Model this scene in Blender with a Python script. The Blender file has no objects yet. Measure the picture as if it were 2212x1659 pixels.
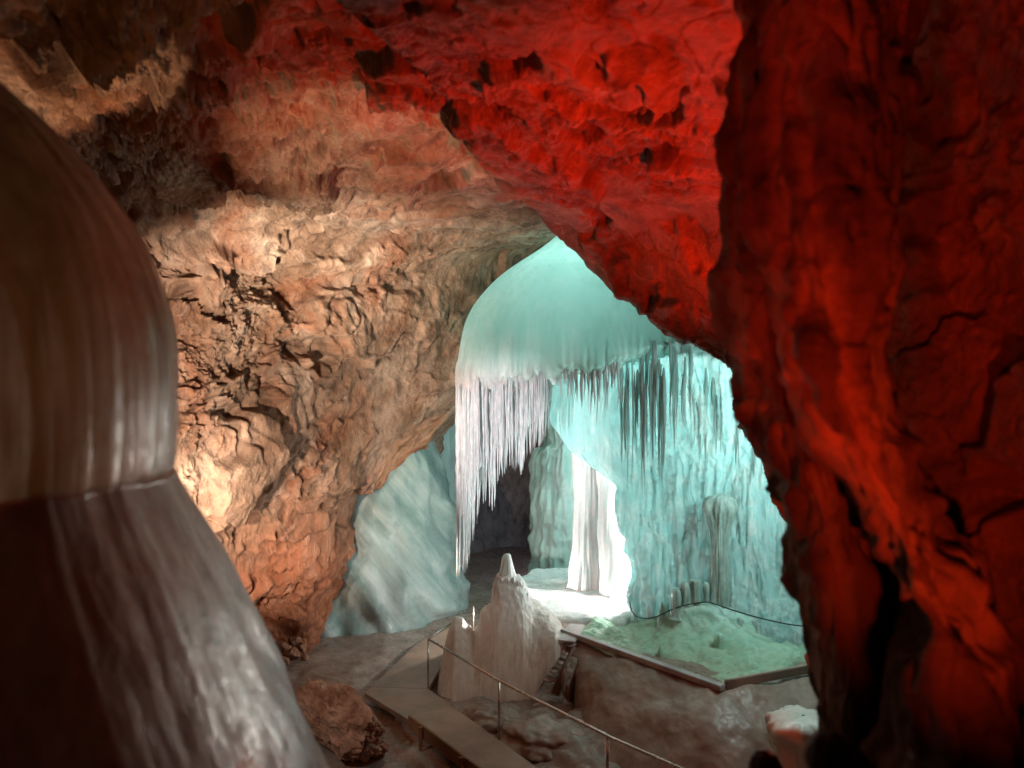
import bpy, bmesh, math, random
import numpy as np
from mathutils import Vector
random.seed(7); np.random.seed(7)
SC = bpy.context.scene
COL = SC.collection
F = 1671.0; CX = 1106.0; CY = 829.5          # focal length and centre used to measure the place

def P(px, py, d):
    return ((px - CX) / F * d, d, -(py - CY) / F * d)
def PZ(px, py, z):                            # the point of that sight line at height z
    d = -z * F / (py - CY)
    return P(px, py, d)

# ---------------------------------------------------------------- noise
def _h(ix, iy, iz, s):
    h = (ix.astype(np.uint32) * np.uint32(374761393)) ^ (iy.astype(np.uint32) * np.uint32(668265263)) ^ (iz.astype(np.uint32) * np.uint32(2147483647 - 58)) ^ np.uint32((s * 974711 + 12345) & 0xffffffff)
    h = (h ^ (h >> np.uint32(13))) * np.uint32(1274126177)
    h = (h ^ (h >> np.uint32(15))) * np.uint32(2246822519)
    return h ^ (h >> np.uint32(16))
def _f(h): return (h & np.uint32(0xffffff)).astype(np.float32) / np.float32(16777216.0)
def vnoise(p, s=0):
    p = np.asarray(p, np.float32); i = np.floor(p); f = p - i; i = i.astype(np.int64).astype(np.int32)
    u = f * f * f * (f * (f * 6 - 15) + 10)
    r = 0
    for a in (0, 1):
        wa = u[:, 0] if a else 1 - u[:, 0]
        for b in (0, 1):
            wb = u[:, 1] if b else 1 - u[:, 1]
            for c in (0, 1):
                wc = u[:, 2] if c else 1 - u[:, 2]
                h = _h(i[:, 0] + a, i[:, 1] + b, i[:, 2] + c, s)
                gx = _f(h) * 2 - 1; gy = _f(h >> np.uint32(4)) * 2 - 1; gz = _f(h >> np.uint32(8)) * 2 - 1
                r = r + wa * wb * wc * (gx * (f[:, 0] - a) + gy * (f[:, 1] - b) + gz * (f[:, 2] - c))
    return r * 1.6
def fbm(p, o=4, s=0, g=.5, l=2.07):
    r = 0; a = 1.0; p = np.asarray(p, np.float32)
    for k in range(o):
        r = r + a * vnoise(p, s + k * 17); a *= g; p = p * l + 3.7
    return r
def ridged(p, o=4, s=0):
    r = 0; a = 1.0; p = np.asarray(p, np.float32)
    for k in range(o):
        r = r + a * (1 - np.abs(vnoise(p, s + k * 13)) * 2); a *= .5; p = p * 2.1 + 5.1
    return r
def facets(p, s=0, k=14.0, tilt=1.0):
    """fractured blocks: each cell is a tilted plane, edges slightly rounded"""
    p = np.asarray(p, np.float32); b = np.floor(p - .5).astype(np.int32)
    num = 0; den = 1e-9
    for x in (0, 1):
        for y in (0, 1):
            for z in (0, 1):
                cx = b[:, 0] + x; cy = b[:, 1] + y; cz = b[:, 2] + z
                h = _h(cx, cy, cz, s); h2 = _h(cx, cy, cz, s + 5)
                dx = p[:, 0] - cx - .5 - (_f(h) - .5) * .9
                dy = p[:, 1] - cy - .5 - (_f(h >> np.uint32(5)) - .5) * .9
                dz = p[:, 2] - cz - .5 - (_f(h >> np.uint32(8)) - .5) * .9
                w = np.exp(-k * (dx * dx + dy * dy + dz * dz))
                v = (_f(h2) - .5) + tilt * (dx * (_f(h2 >> np.uint32(3)) - .5) + dy * (_f(h2 >> np.uint32(6)) - .5) + dz * (_f(h2 >> np.uint32(8)) - .5)) * 2
                num = num + w * v; den = den + w
    return num / den
def smooth(a, b, x):
    t = np.clip((x - a) / (b - a), 0, 1); return t * t * (3 - 2 * t)

# ---------------------------------------------------------------- nets
def _cr(a, t):
    """Catmull-Rom along axis 0 at parameters t"""
    n = a.shape[0]; i = np.clip(np.floor(t).astype(int), 0, n - 2); f = (t - i)[:, None]
    def g(k):
        lo = a[0] * 2 - a[1]; hi = a[-1] * 2 - a[-2]
        e = np.concatenate([lo[None], a, hi[None]]); return e[np.clip(k + 1, 0, n + 1)]
    p0, p1, p2, p3 = g(i - 1), g(i), g(i + 1), g(i + 2)
    sh = (-1,) + (1,) * (a.ndim - 1); f = (t - i).reshape(sh)
    return .5 * (2 * p1 + (p2 - p0) * f + (2 * p0 - 5 * p1 + 4 * p2 - p3) * f * f + (3 * p1 - p0 - 3 * p2 + p3) * f ** 3)
def _params(net, n, w=None):
    d = np.linalg.norm(np.diff(net, axis=0), axis=2) / np.maximum(1.0, net[:-1, :, 1])
    d = d.mean(1) + d.max(1) * .3
    c = np.concatenate([[0], np.cumsum(d)]); return np.interp(np.linspace(0, c[-1], n), c, np.arange(len(c)))
def dense(net, nr, nc):
    net = np.asarray(net, float)
    tr = _params(net, nr); tc = _params(net.transpose(1, 0, 2), nc)
    a = _cr(net, tr)
    return _cr(a.transpose(1, 0, 2), tc).transpose(1, 0, 2)
def pnet(rows): return np.array([[P(*c) for c in r] for r in rows])
def normals(g):
    du = np.gradient(g, axis=0); dv = np.gradient(g, axis=1)
    n = np.cross(du, dv); n /= np.linalg.norm(n, axis=2, keepdims=True) + 1e-9
    if ((n * -g).sum(2) > 0).mean() < .5: n = -n
    return n

# ---------------------------------------------------------------- objects
def link(name, me, mat, parent=None, base=None):
    o = bpy.data.objects.new(name, me); COL.objects.link(o)
    if mat: me.materials.append(mat)
    if base is not None: o.location = base
    if parent: o.parent = parent
    return o
def tag(o, label=None, cat=None, group=None, kind=None):
    if label: o['label'] = label
    if cat: o['category'] = cat
    if group: o['group'] = group
    if kind: o['kind'] = kind
    return o
def thing(name, label, cat, loc=(0, 0, 0), group=None):
    o = bpy.data.objects.new(name, None); COL.objects.link(o); o.location = loc; o.empty_display_size = .2
    return tag(o, label, cat, group)
def raw_mesh(name, v, f, smooth_=True):
    me = bpy.data.meshes.new(name)
    v = np.ascontiguousarray(v, np.float32); f = np.ascontiguousarray(f, np.int32)
    me.vertices.add(len(v)); me.vertices.foreach_set('co', v.ravel())
    k = f.shape[1]
    me.loops.add(f.size); me.loops.foreach_set('vertex_index', f.ravel())
    me.polygons.add(len(f)); me.polygons.foreach_set('loop_start', np.arange(0, f.size, k, dtype=np.int32))
    me.update(calc_edges=True); me.validate()
    if smooth_: me.polygons.foreach_set('use_smooth', np.ones(len(f), bool))
    return me
def grid_faces(R, C, wrap=False):
    i = np.arange(R - 1)[:, None]; j = np.arange(C if wrap else C - 1)[None]
    j2 = (j + 1) % C
    return np.stack([i * C + j, i * C + j2, (i + 1) * C + j2, (i + 1) * C + j], -1).reshape(-1, 4)
def grid_obj(name, g, mat, parent=None, wrap=False, attr=None, smooth_=True):
    R, C = g.shape[:2]; v = g.reshape(-1, 3)
    base = np.array([v[:, 0].mean(), v[:, 1].mean(), v[:, 2].min()])
    pl = np.array(parent.location) if parent else np.zeros(3)
    me = raw_mesh(name, v - base, grid_faces(R, C, wrap), smooth_)
    if attr is not None:
        a = me.attributes.new('cav_shade', 'FLOAT', 'POINT'); a.data.foreach_set('value', np.ascontiguousarray(attr, np.float32).ravel())
    return link(name, me, mat, parent, base - pl)
def bm_obj(name, bm, mat, parent=None, smooth_=False):
    bmesh.ops.recalc_face_normals(bm, faces=bm.faces)
    vs = [v.co for v in bm.verts]
    b = Vector((sum(v.x for v in vs) / len(vs), sum(v.y for v in vs) / len(vs), min(v.z for v in vs)))
    for v in bm.verts: v.co -= b
    me = bpy.data.meshes.new(name); bm.to_mesh(me); bm.free()
    if smooth_:
        for p in me.polygons: p.use_smooth = True
    return link(name, me, mat, parent, b - (parent.location if parent else Vector()))
def add_box(bm, c, ax, ay, az, hx, hy, hz, bev=0.0):
    c, ax, ay, az = Vector(c), Vector(ax), Vector(ay), Vector(az)
    vs = [bm.verts.new(c + ax * hx * i + ay * hy * j + az * hz * k) for i in (-1, 1) for j in (-1, 1) for k in (-1, 1)]
    fs = [bm.faces.new([vs[i] for i in q]) for q in ((0, 1, 3, 2), (4, 6, 7, 5), (0, 4, 5, 1), (2, 3, 7, 6), (0, 2, 6, 4), (1, 5, 7, 3))]
    if bev:
        es = list({e for f in fs for e in f.edges})
        bmesh.ops.bevel(bm, geom=es, offset=bev, segments=2, affect='EDGES')
def add_bar(bm, a, b, w, h, bev=.006, up=(0, 0, 1)):
    a, b = Vector(a), Vector(b); d = (b - a); L = d.length; d.normalize()
    s = d.cross(Vector(up)).normalized(); u = s.cross(d)
    add_box(bm, (a + b) / 2, d, s, u, L / 2, w / 2, h / 2, bev)
def add_tube(bm, pts, r, n=10, cap=True):
    pts = [Vector(p) for p in pts]; rings = []
    for i, p in enumerate(pts):
        d = (pts[min(i + 1, len(pts) - 1)] - pts[max(i - 1, 0)]).normalized()
        s = d.cross(Vector((0, 0, 1)) if abs(d.z) < .9 else Vector((1, 0, 0))).normalized(); u = s.cross(d)
        rr = r[i] if hasattr(r, '__len__') else r
        rings.append([bm.verts.new(p + (s * math.cos(2 * math.pi * k / n) + u * math.sin(2 * math.pi * k / n)) * rr) for k in range(n)])
    for a, b in zip(rings, rings[1:]):
        for k in range(n): bm.faces.new((a[k], a[(k + 1) % n], b[(k + 1) % n], b[k]))
    if cap: bm.faces.new(rings[0]); bm.faces.new(rings[-1][::-1])

# ---------------------------------------------------------------- materials
def nt(name):
    m = bpy.data.materials.new(name); m.use_nodes = True; t = m.node_tree
    return m, t, t.nodes, t.links, t.nodes['Principled BSDF']
def N(t, kind, **kw):
    n = t.nodes.new(kind)
    for k, v in kw.items():
        if hasattr(n, k): setattr(n, k, v)
        else: n.inputs[k].default_value = v
    return n
def ramp(t, src, stops):
    r = t.nodes.new('ShaderNodeValToRGB'); e = r.color_ramp.elements
    while len(e) > 1: e.remove(e[-1])
    e[0].position = stops[0][0]; e[0].color = (*stops[0][1], 1)
    for p, c in stops[1:]:
        x = e.new(p); x.color = (*c, 1)
    t.links.new(src, r.inputs[0]); return r.outputs[0]
def pos(t, scale=(1, 1, 1), rot=(0, 0, 0)):
    g = t.nodes.new('ShaderNodeNewGeometry'); m = N(t, 'ShaderNodeMapping'); m.inputs['Scale'].default_value = scale; m.inputs['Rotation'].default_value = rot
    t.links.new(g.outputs['Position'], m.inputs[0]); return m.outputs[0]
def noise(t, vec, scale, detail=6, rough=.6, dist=0.0):
    n = N(t, 'ShaderNodeTexNoise'); n.inputs['Scale'].default_value = scale; n.inputs['Detail'].default_value = detail
    n.inputs['Roughness'].default_value = rough; n.inputs['Distortion'].default_value = dist
    t.links.new(vec, n.inputs['Vector']); return n.outputs['Fac']
def mix(t, f, a, b, mode='MIX'):
    m = t.nodes.new('ShaderNodeMix'); m.data_type = 'RGBA'; m.blend_type = mode
    for s, v in ((0, f), (6, a), (7, b)):
        if hasattr(v, 'is_linked') or hasattr(v, 'links'): t.links.new(v, m.inputs[s])
        elif s == 0: m.inputs[0].default_value = v
        else: m.inputs[s].default_value = (*v, 1)
    return m.outputs[2]
def bump(t, b, h, strength, dist, prev=None):
    n = t.nodes.new('ShaderNodeBump'); n.inputs['Strength'].default_value = strength; n.inputs['Distance'].default_value = dist
    t.links.new(h, n.inputs['Height'])
    if prev: t.links.new(prev, n.inputs['Normal'])
    t.links.new(n.outputs[0], b.inputs['Normal']); return n.outputs[0]
def math_(t, op, a, b=0.0):
    m = t.nodes.new('ShaderNodeMath'); m.operation = op
    for i, v in enumerate((a, b)):
        if hasattr(v, 'links'): t.links.new(v, m.inputs[i])
        else: m.inputs[i].default_value = v
    return m.outputs[0]

def rock(name, c0, c1, c2, vein=.25, fine=1.0, rust=(.33, .10, .035), rust_amt=.5, rough=.9):
    m, t, ns, ls, b = nt(name)
    v = pos(t); v2 = pos(t, (1, 1, .45), (.3, .5, .2))
    n1 = noise(t, v, .55, 8, .62, .4); n2 = noise(t, v2, 3.2, 9, .68, .3); n3 = noise(t, v, 14, 6, .7)
    base = ramp(t, n1, [(.32, c0), (.5, c1), (.66, c2)])
    base = mix(t, ramp(t, n2, [(.35, (.45,) * 3), (.62, (1.15,) * 3)]), (0, 0, 0), base, 'MIX')
    rmask = math_(t, 'MULTIPLY', ramp(t, noise(t, v2, .38, 5, .6, .8), [(.47, (0,) * 3), (.6, (1,) * 3)]), rust_amt)
    base = mix(t, rmask, base, rust)
    sp = t.nodes.new('ShaderNodeSeparateXYZ'); ls.new(v, sp.inputs[0])
    lowm = math_(t, 'MULTIPLY', ramp(t, math_(t, 'ADD', math_(t, 'MULTIPLY', sp.outputs[2], -.12), math_(t, 'MULTIPLY', n1, .9)), [(.72, (0,) * 3), (.98, (1,) * 3)]), rust_amt * 1.6)
    base = mix(t, lowm, base, (.42, .15, .07))
    # pale calcite along some fractures
    vo = N(t, 'ShaderNodeTexNoise'); vo.inputs['Scale'].default_value = .9; vo.inputs['Detail'].default_value = 5; vo.inputs['Distortion'].default_value = 1.2
    ls.new(v2, vo.inputs['Vector'])
    vn = math_(t, 'ABSOLUTE', math_(t, 'SUBTRACT', vo.outputs['Fac'], .5))
    vm = math_(t, 'MULTIPLY', ramp(t, vn, [(.0, (1,) * 3), (.012, (0,) * 3)]), vein)
    base = mix(t, vm, base, (.62, .5, .42))
    at = N(t, 'ShaderNodeAttribute', attribute_name='cav_shade')
    base = mix(t, 1.0, base, ramp(t, at.outputs['Fac'], [(0, (.45, .40, .38)), (.5, (.95, .93, .92)), (1, (1.3, 1.25, 1.2))]), 'MULTIPLY')  # relief shade put into the colour: hollows darker, ridges lighter
    ls.new(base, b.inputs['Base Color']); b.inputs['Roughness'].default_value = rough; b.inputs['Specular IOR Level'].default_value = .25 if rough > .8 else .55
    p = bump(t, b, n2, .8, .12 * fine); p = bump(t, b, n3, .9, .05 * fine, p)
    p = bump(t, b, noise(t, v2, 40, 5, .75), .9, .022 * fine, p)
    return m

def ice(name, ca, cb, rough=.3, sss=.5, streak=(5, 5, .5), bmp=.05, blot=1.2, spec=.5, radius=(.25, .5, .5), scale=.3, blotc=None, fine=.012, trans=0.0, rim=False, rot=None, grad=False, white=None):
    m, t, ns, ls, b = nt(name)
    v = pos(t, streak); w = pos(t)
    if rot:
        mp = v.node; mp.vector_type = 'TEXTURE'; mp.inputs['Scale'].default_value = [1 / x for x in streak]; mp.inputs['Rotation'].default_value = rot
    s = noise(t, v, 1.0, 6, .6, .25)
    g = noise(t, w, blot, 5, .6, .5)
    c = mix(t, ramp(t, s, [(.35, (0,) * 3), (.68, (1,) * 3)]), ca, cb)
    if blotc: c = mix(t, ramp(t, g, [(.42, (0,) * 3), (.62, (1,) * 3)]), c, blotc)
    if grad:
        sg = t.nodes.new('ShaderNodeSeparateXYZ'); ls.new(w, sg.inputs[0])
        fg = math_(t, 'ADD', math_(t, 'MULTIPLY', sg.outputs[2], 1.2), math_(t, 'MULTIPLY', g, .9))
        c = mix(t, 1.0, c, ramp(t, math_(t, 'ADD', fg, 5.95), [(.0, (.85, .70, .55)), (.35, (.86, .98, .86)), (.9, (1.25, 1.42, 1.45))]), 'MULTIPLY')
    if white:  # light from the lamp behind put into the colour: whiter towards the top
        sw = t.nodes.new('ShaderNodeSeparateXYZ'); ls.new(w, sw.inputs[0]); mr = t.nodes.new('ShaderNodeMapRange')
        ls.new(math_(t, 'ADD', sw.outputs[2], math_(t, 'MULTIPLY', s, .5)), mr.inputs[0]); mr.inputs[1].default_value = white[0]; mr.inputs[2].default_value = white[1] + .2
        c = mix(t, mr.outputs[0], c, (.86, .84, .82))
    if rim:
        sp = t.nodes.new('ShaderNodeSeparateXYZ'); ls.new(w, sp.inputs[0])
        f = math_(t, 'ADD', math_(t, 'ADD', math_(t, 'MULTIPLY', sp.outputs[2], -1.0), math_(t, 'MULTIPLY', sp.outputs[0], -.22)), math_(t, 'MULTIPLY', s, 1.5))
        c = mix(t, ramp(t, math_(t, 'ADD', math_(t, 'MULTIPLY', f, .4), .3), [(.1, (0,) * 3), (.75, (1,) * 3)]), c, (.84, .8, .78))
    ls.new(c, b.inputs['Base Color'])
    b.inputs['Subsurface Weight'].default_value = sss; b.inputs['Subsurface Radius'].default_value = radius; b.inputs['Subsurface Scale'].default_value = scale
    rr = ramp(t, noise(t, w, 9, 4, .6), [(.3, (rough * .6,) * 3), (.7, (min(1, rough * 1.5),) * 3)])
    ls.new(rr, b.inputs['Roughness']); b.inputs['Specular IOR Level'].default_value = spec; b.inputs['IOR'].default_value = 1.31
    p = bump(t, b, s, .6, bmp); p = bump(t, b, noise(t, w, 16, 5, .65), .5, fine, p)
    if trans:
        tb = t.nodes.new('ShaderNodeBsdfTranslucent'); ls.new(c, tb.inputs['Color']); ls.new(p, tb.inputs['Normal'])
        mx = t.nodes.new('ShaderNodeMixShader'); mx.inputs[0].default_value = trans
        out = ns['Material Output']; ls.new(b.outputs[0], mx.inputs[1]); ls.new(tb.outputs[0], mx.inputs[2]); ls.new(mx.outputs[0], out.inputs[0])
    return m
def simple(name, c, rough=.6, metal=0.0, grain=None, var=.35, bmp=.004):
    m, t, ns, ls, b = nt(name)
    v = pos(t, grain or (1, 1, 1)); n = noise(t, v, 9 if not grain else 1, 7, .65, .2); g = noise(t, pos(t), 1.3, 5)
    lo = tuple(x * (1 - var) for x in c); hi = tuple(min(1, x * (1 + var)) for x in c)
    cc = mix(t, n, lo, hi); cc = mix(t, ramp(t, g, [(.35, (.6,) * 3), (.65, (1.1,) * 3)]), (0, 0, 0), cc)
    ls.new(cc, b.inputs['Base Color']); b.inputs['Metallic'].default_value = metal
    ls.new(ramp(t, n, [(.3, (rough * .8,) * 3), (.7, (min(1, rough * 1.2),) * 3)]), b.inputs['Roughness'])
    bump(t, b, n, .5, bmp); return m

M = {}
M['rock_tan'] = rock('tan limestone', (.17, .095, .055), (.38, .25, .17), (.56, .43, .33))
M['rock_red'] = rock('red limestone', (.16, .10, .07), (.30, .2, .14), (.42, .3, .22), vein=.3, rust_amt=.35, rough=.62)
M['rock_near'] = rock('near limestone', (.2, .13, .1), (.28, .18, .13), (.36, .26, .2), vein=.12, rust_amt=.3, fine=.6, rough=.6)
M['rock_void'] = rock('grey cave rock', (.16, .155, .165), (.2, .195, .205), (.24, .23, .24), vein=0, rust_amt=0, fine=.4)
M['boulder'] = rock('boulder rock', (.075, .042, .027), (.19, .115, .075), (.50, .38, .30), rust_amt=.12, fine=.5)
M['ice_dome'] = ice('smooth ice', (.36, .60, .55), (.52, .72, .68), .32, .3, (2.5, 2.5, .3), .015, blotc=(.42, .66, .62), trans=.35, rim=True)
M['ice_curtain'] = ice('fluted ice', (.36, .56, .55), (.80, .86, .84), .3, .4, (7, 7, .7), .06, 2.2, blotc=(.48, .72, .72), fine=.03, trans=.4)
M['ice_fringe'] = ice('grey hanging ice', (.44, .56, .54), (.68, .75, .73), .3, .4, (9, 9, .9), .06, 2.2, blotc=(.5, .64, .62), fine=.03, trans=.55)
M['ice_white'] = ice('white ice', (.72, .74, .74), (.86, .86, .85), .28, .5, (9, 9, .9), .04, fine=.03)
M['icicle'] = ice('clear icicle ice', (.62, .66, .68), (.88, .9, .92), .16, .45, (14, 14, 5), .03, spec=.8, scale=.08, fine=.03, trans=.3)
M['ice_teal'] = ice('teal back ice', (.3, .45, .43), (.5, .6, .57), .4, .3, (3, 3, .4), .06, 1.5, blotc=(.42, .55, .52), fine=.03)
M['ice_mound'] = ice('streaked mound ice', (.15, .23, .22), (.38, .44, .43), .35, .3, (2.6, 1.2, .3), .06, .6, rot=(0, math.radians(-38), 0))
M['ice_bank'] = ice('dull bank ice', (.24, .18, .145), (.34, .265, .225), .32, .3, (1.5, 1.5, 1.5), .02, 1.0, blotc=(.2, .145, .115), fine=.01)
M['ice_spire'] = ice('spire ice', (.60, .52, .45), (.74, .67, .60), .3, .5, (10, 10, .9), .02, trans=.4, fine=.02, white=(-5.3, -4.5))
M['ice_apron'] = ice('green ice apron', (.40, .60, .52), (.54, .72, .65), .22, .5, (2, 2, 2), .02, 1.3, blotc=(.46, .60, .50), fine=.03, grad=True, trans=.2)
M['ice_floor'] = ice('floor ice', (.2, .155, .125), (.34, .285, .25), .28, .25, (1.2, 2.2, 2), .03, 1.1, blotc=(.22, .17, .14), fine=.02)
M['ice_near'] = ice('near ice', (.27, .22, .175), (.46, .41, .36), .34, .35, (9, 9, .35), .02, .9, blotc=(.26, .2, .16), fine=.004, scale=.2, radius=(.6, .3, .2), trans=.035)
M['ice_stub'] = ice('pale ice stub', (.62, .62, .55), (.7, .68, .64), .3, .4, (3, 3, 1.5), .03)
M['stump'] = ice('grey stump ice', (.26, .38, .35), (.46, .6, .56), .25, .4, (9, 9, 4), .03, scale=.1)
M['wood'] = simple('worn wood', (.30, .23, .18), .6, 0, (3, 3, 3))
M['wood_grey'] = simple('grey board', (.46, .42, .41), .5, 0, (4, 4, 4))
M['wood_dark'] = simple('dark wood', (.2, .1, .05), .7, 0, (4, 4, 4))
M['metal'] = simple('steel pipe', (.62, .6, .58), .25, 1.0, var=.1, bmp=.001)
M['rope'] = simple('dark rope', (.03, .045, .045), .8)
M['cloth'] = simple('black cloth', (.008, .008, .009), .9)
M['skin'] = simple('skin', (.4, .24, .17), .55, var=.08)
M['hair'] = simple('dark hair', (.01, .008, .007), .7)

# ---------------------------------------------------------------- rock sheets
def rock_sheet(name, net, nr, nc, mat, amp=1.0, sc=1.0, bed=(.25, .1), seed=0, ridge=.12, parent=None, aniso=1.9, edge=None, beds=1.0, bedf=1.1, flutes=0):
    g = dense(net, nr, nc); n = normals(g); p = g.reshape(-1, 3).astype(np.float32)
    # bedding: tilt the axes, squash across the beds
    ca, sa = math.cos(bed[0]), math.sin(bed[0])
    q = np.stack([p[:, 0] * ca + p[:, 2] * sa, p[:, 1], (-p[:, 0] * sa + p[:, 2] * ca)], 1) / sc
    w = np.stack([fbm(q * .8 + 11, 3, seed), fbm(q * .8 + 31, 3, seed + 1), fbm(q * .8 + 51, 3, seed + 2)], 1)
    wf = np.stack([vnoise(q * 5 + 7, seed + 71), vnoise(q * 5 + 17, seed + 72), vnoise(q * 5 + 27, seed + 73)], 1)
    q1 = q + .45 * w + .05 * wf
    st = np.array([1, 1, aniso], np.float32)
    roughzone = smooth(-.3, .45, fbm(q * .35 + 77, 3, seed + 60))
    big = .72 * facets((q1 + .05 * wf) * st * .24, seed + 3, 60, 1.6) + .30 * facets((q1 + .04 * wf) * st * .66 + 9, seed + 4, 60, 1.7)
    q2 = q1 + .07 * wf + .03 * np.stack([vnoise(q * 14, seed + 81), vnoise(q * 14 + 9, seed + 82), vnoise(q * 14 + 19, seed + 83)], 1)
    mid = .085 * facets(q2 * st * 1.9 + 3, seed + 6, 60, 1.7) + .05 * facets(q2 * st * 4.7, seed + 8, 55, 1.7) + .03 * facets(q2 * st * 11, seed + 10, 50, 1.6)
    rr = ridged(q1 * np.array([.8, .8, 1.4], np.float32), 5, seed + 20)
    fine = fbm(q * 6, 5, seed + 40, .65)
    crack = np.exp(-(np.abs(fbm(q1 * np.array([.5, .5, 1.1], np.float32) + 5, 4, seed + 90)) / .018) ** 2)
    b = (q2[:, 2] + .35 * w[:, 0] + .22 * q2[:, 0] * w[:, 1]) * bedf
    fr = b - np.floor(b); saw = fr - smooth(.86, 1.0, fr)
    b2 = (q2[:, 2] + .3 * w[:, 1]) * bedf * 3.3 + 2 * w[:, 2]; fr2 = b2 - np.floor(b2); saw2 = fr2 - smooth(.8, 1.0, fr2)
    zone2 = smooth(-.1, .3, fbm(q * .5 + 177, 3, seed + 61))
    sm = mid * (.22 + .95 * roughzone) + ridge * .5 * (rr - 1.2) * (.1 + roughzone) + .035 * fine * (.3 + roughzone) - .06 * crack \
        + beds * (.16 * (saw - .5) * (.25 + zone2) + .055 * (saw2 - .5) * (.1 + zone2))
    if flutes:
        fq = np.stack([p[:, 0] * 2.6 + .3 * w[:, 0], p[:, 1] * 2.6, p[:, 2] * .55], 1)
        fl = fbm(fq, 4, seed + 33, .5); sm = sm * .6 + flutes * (np.abs(fl) * -1.3 + .35)
    h = (big + sm) * amp
    if edge: h = h * edge(nr, nc)
    cav_shade = .5 + sm * 2.6
    v = (g.reshape(-1, 3) + n.reshape(-1, 3) * h[:, None]).reshape(g.shape)
    return grid_obj(name, v, mat, parent, attr=np.clip(cav_shade, 0, 1))

# left wall and the ceiling it runs into
L = [
 [(-500,-420,2.6),(-150,-380,3.6),(250,-340,4.6),(560,-330,4.9),(800,-330,4.9),(1000,-330,4.9),(1200,-330,4.9),(1350,-330,4.9),(1500,-330,4.9)],
 [(-450,-120,3.6),(-60,-80,5.0),(300,-60,6.1),(580,-60,6.5),(800,-60,6.6),(1000,-60,6.6),(1200,-60,6.6),(1350,-60,6.6),(1500,-60,6.6)],
 [(-400,60,4.6),(0,100,6.3),(330,110,7.7),(600,120,8.2),(800,120,8.2),(1000,120,8.2),(1200,120,8.2),(1350,120,8.2),(1500,120,8.2)],
 [(-350,210,5.8),(60,230,8.2),(360,260,9.8),(610,280,10.4),(800,280,10.5),(1000,280,10.3),(1200,280,10.2),(1350,280,10.2),(1500,280,10.2)],
 [(-320,340,7),(100,360,9.8),(380,390,12),(600,410,13),(800,410,13.4),(1000,400,13.3),(1200,400,13),(1350,400,13),(1500,400,13)],
 [(-300,460,8),(130,480,11),(400,500,13.4),(600,510,14.8),(800,505,15.8),(1000,490,16.4),(1190,480,16.9),(1320,480,17.2),(1500,480,17.5)],
 [(-300,530,8.5),(140,540,11.4),(400,550,13.9),(600,565,15.2),(800,570,16.2),(1000,525,17.2),(1195,503,17.6),(1320,500,18),(1500,500,18)],
 [(-300,600,9),(150,600,11.6),(400,600,14.2),(600,610,15.7),(800,605,17),(1000,570,18.8),(1180,535,22),(1320,530,24),(1500,530,25)],
 [(-300,720,9.3),(150,720,11.7),(400,720,14),(590,720,15.6),(780,720,17.2),(970,720,19),(1130,700,22),(1280,690,24.5),(1450,680,26)],
 [(-300,850,9.5),(150,850,11.7),(400,850,13.7),(580,850,15.2),(750,840,17.4),(880,830,18.6),(1000,820,19.6),(1040,860,22.2),(1120,800,26)],
 [(-300,970,9.6),(150,970,11.8),(400,960,13.6),(570,960,15.2),(700,960,16.9),(800,950,18),(875,945,19),(915,962,21.3),(1010,900,26)],
 [(-300,1080,9.8),(150,1080,12),(395,1070,13.9),(530,1060,15.2),(640,1050,16.6),(730,1045,17.4),(795,1040,18.3),(822,1060,20.2),(930,1000,25)],
 [(-300,1130,10),(150,1140,12.2),(390,1120,14.2),(510,1105,15.4),(600,1095,16.5),(680,1090,17.1),(728,1098,17.8),(748,1094,18.9),(860,1060,24)],
 [(-300,1220,10.3),(150,1220,12.5),(385,1215,14.7),(500,1205,15.8),(590,1200,16.7),(665,1198,17.2),(718,1205,17.8),(734,1208,18.9),(840,1190,23.5)],
 [(-300,1310,10.6),(150,1310,12.8),(385,1305,15.2),(490,1300,16.3),(580,1295,17),(645,1292,17.4),(690,1296,17.9),(708,1298,19),(810,1290,23)],
 [(-300,1400,11),(150,1400,13.2),(385,1385,15.8),(480,1380,16.8),(570,1378,17.4),(630,1376,17.7),(675,1376,18.1),(696,1378,19.1),(800,1370,23)],
 [(-300,1520,11.5),(150,1500,13.6),(385,1470,16),(470,1460,17),(560,1450,17.6),(620,1445,17.9),(665,1440,18.3),(690,1440,19.2),(800,1430,23)],
]
def wall_edge(nr, nc):
    r = np.linspace(0, 1, nr)[:, None]; c = np.linspace(0, 1, nc)[None]
    return (1 - .62 * smooth(.52, .72, c) * smooth(.42, .56, r)).ravel()
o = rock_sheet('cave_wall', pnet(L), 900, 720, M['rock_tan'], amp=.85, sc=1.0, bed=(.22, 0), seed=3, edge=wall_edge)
tag(o, 'tan and rust coloured limestone cave wall rising from the rubble into the ceiling on the left', kind='structure')

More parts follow.
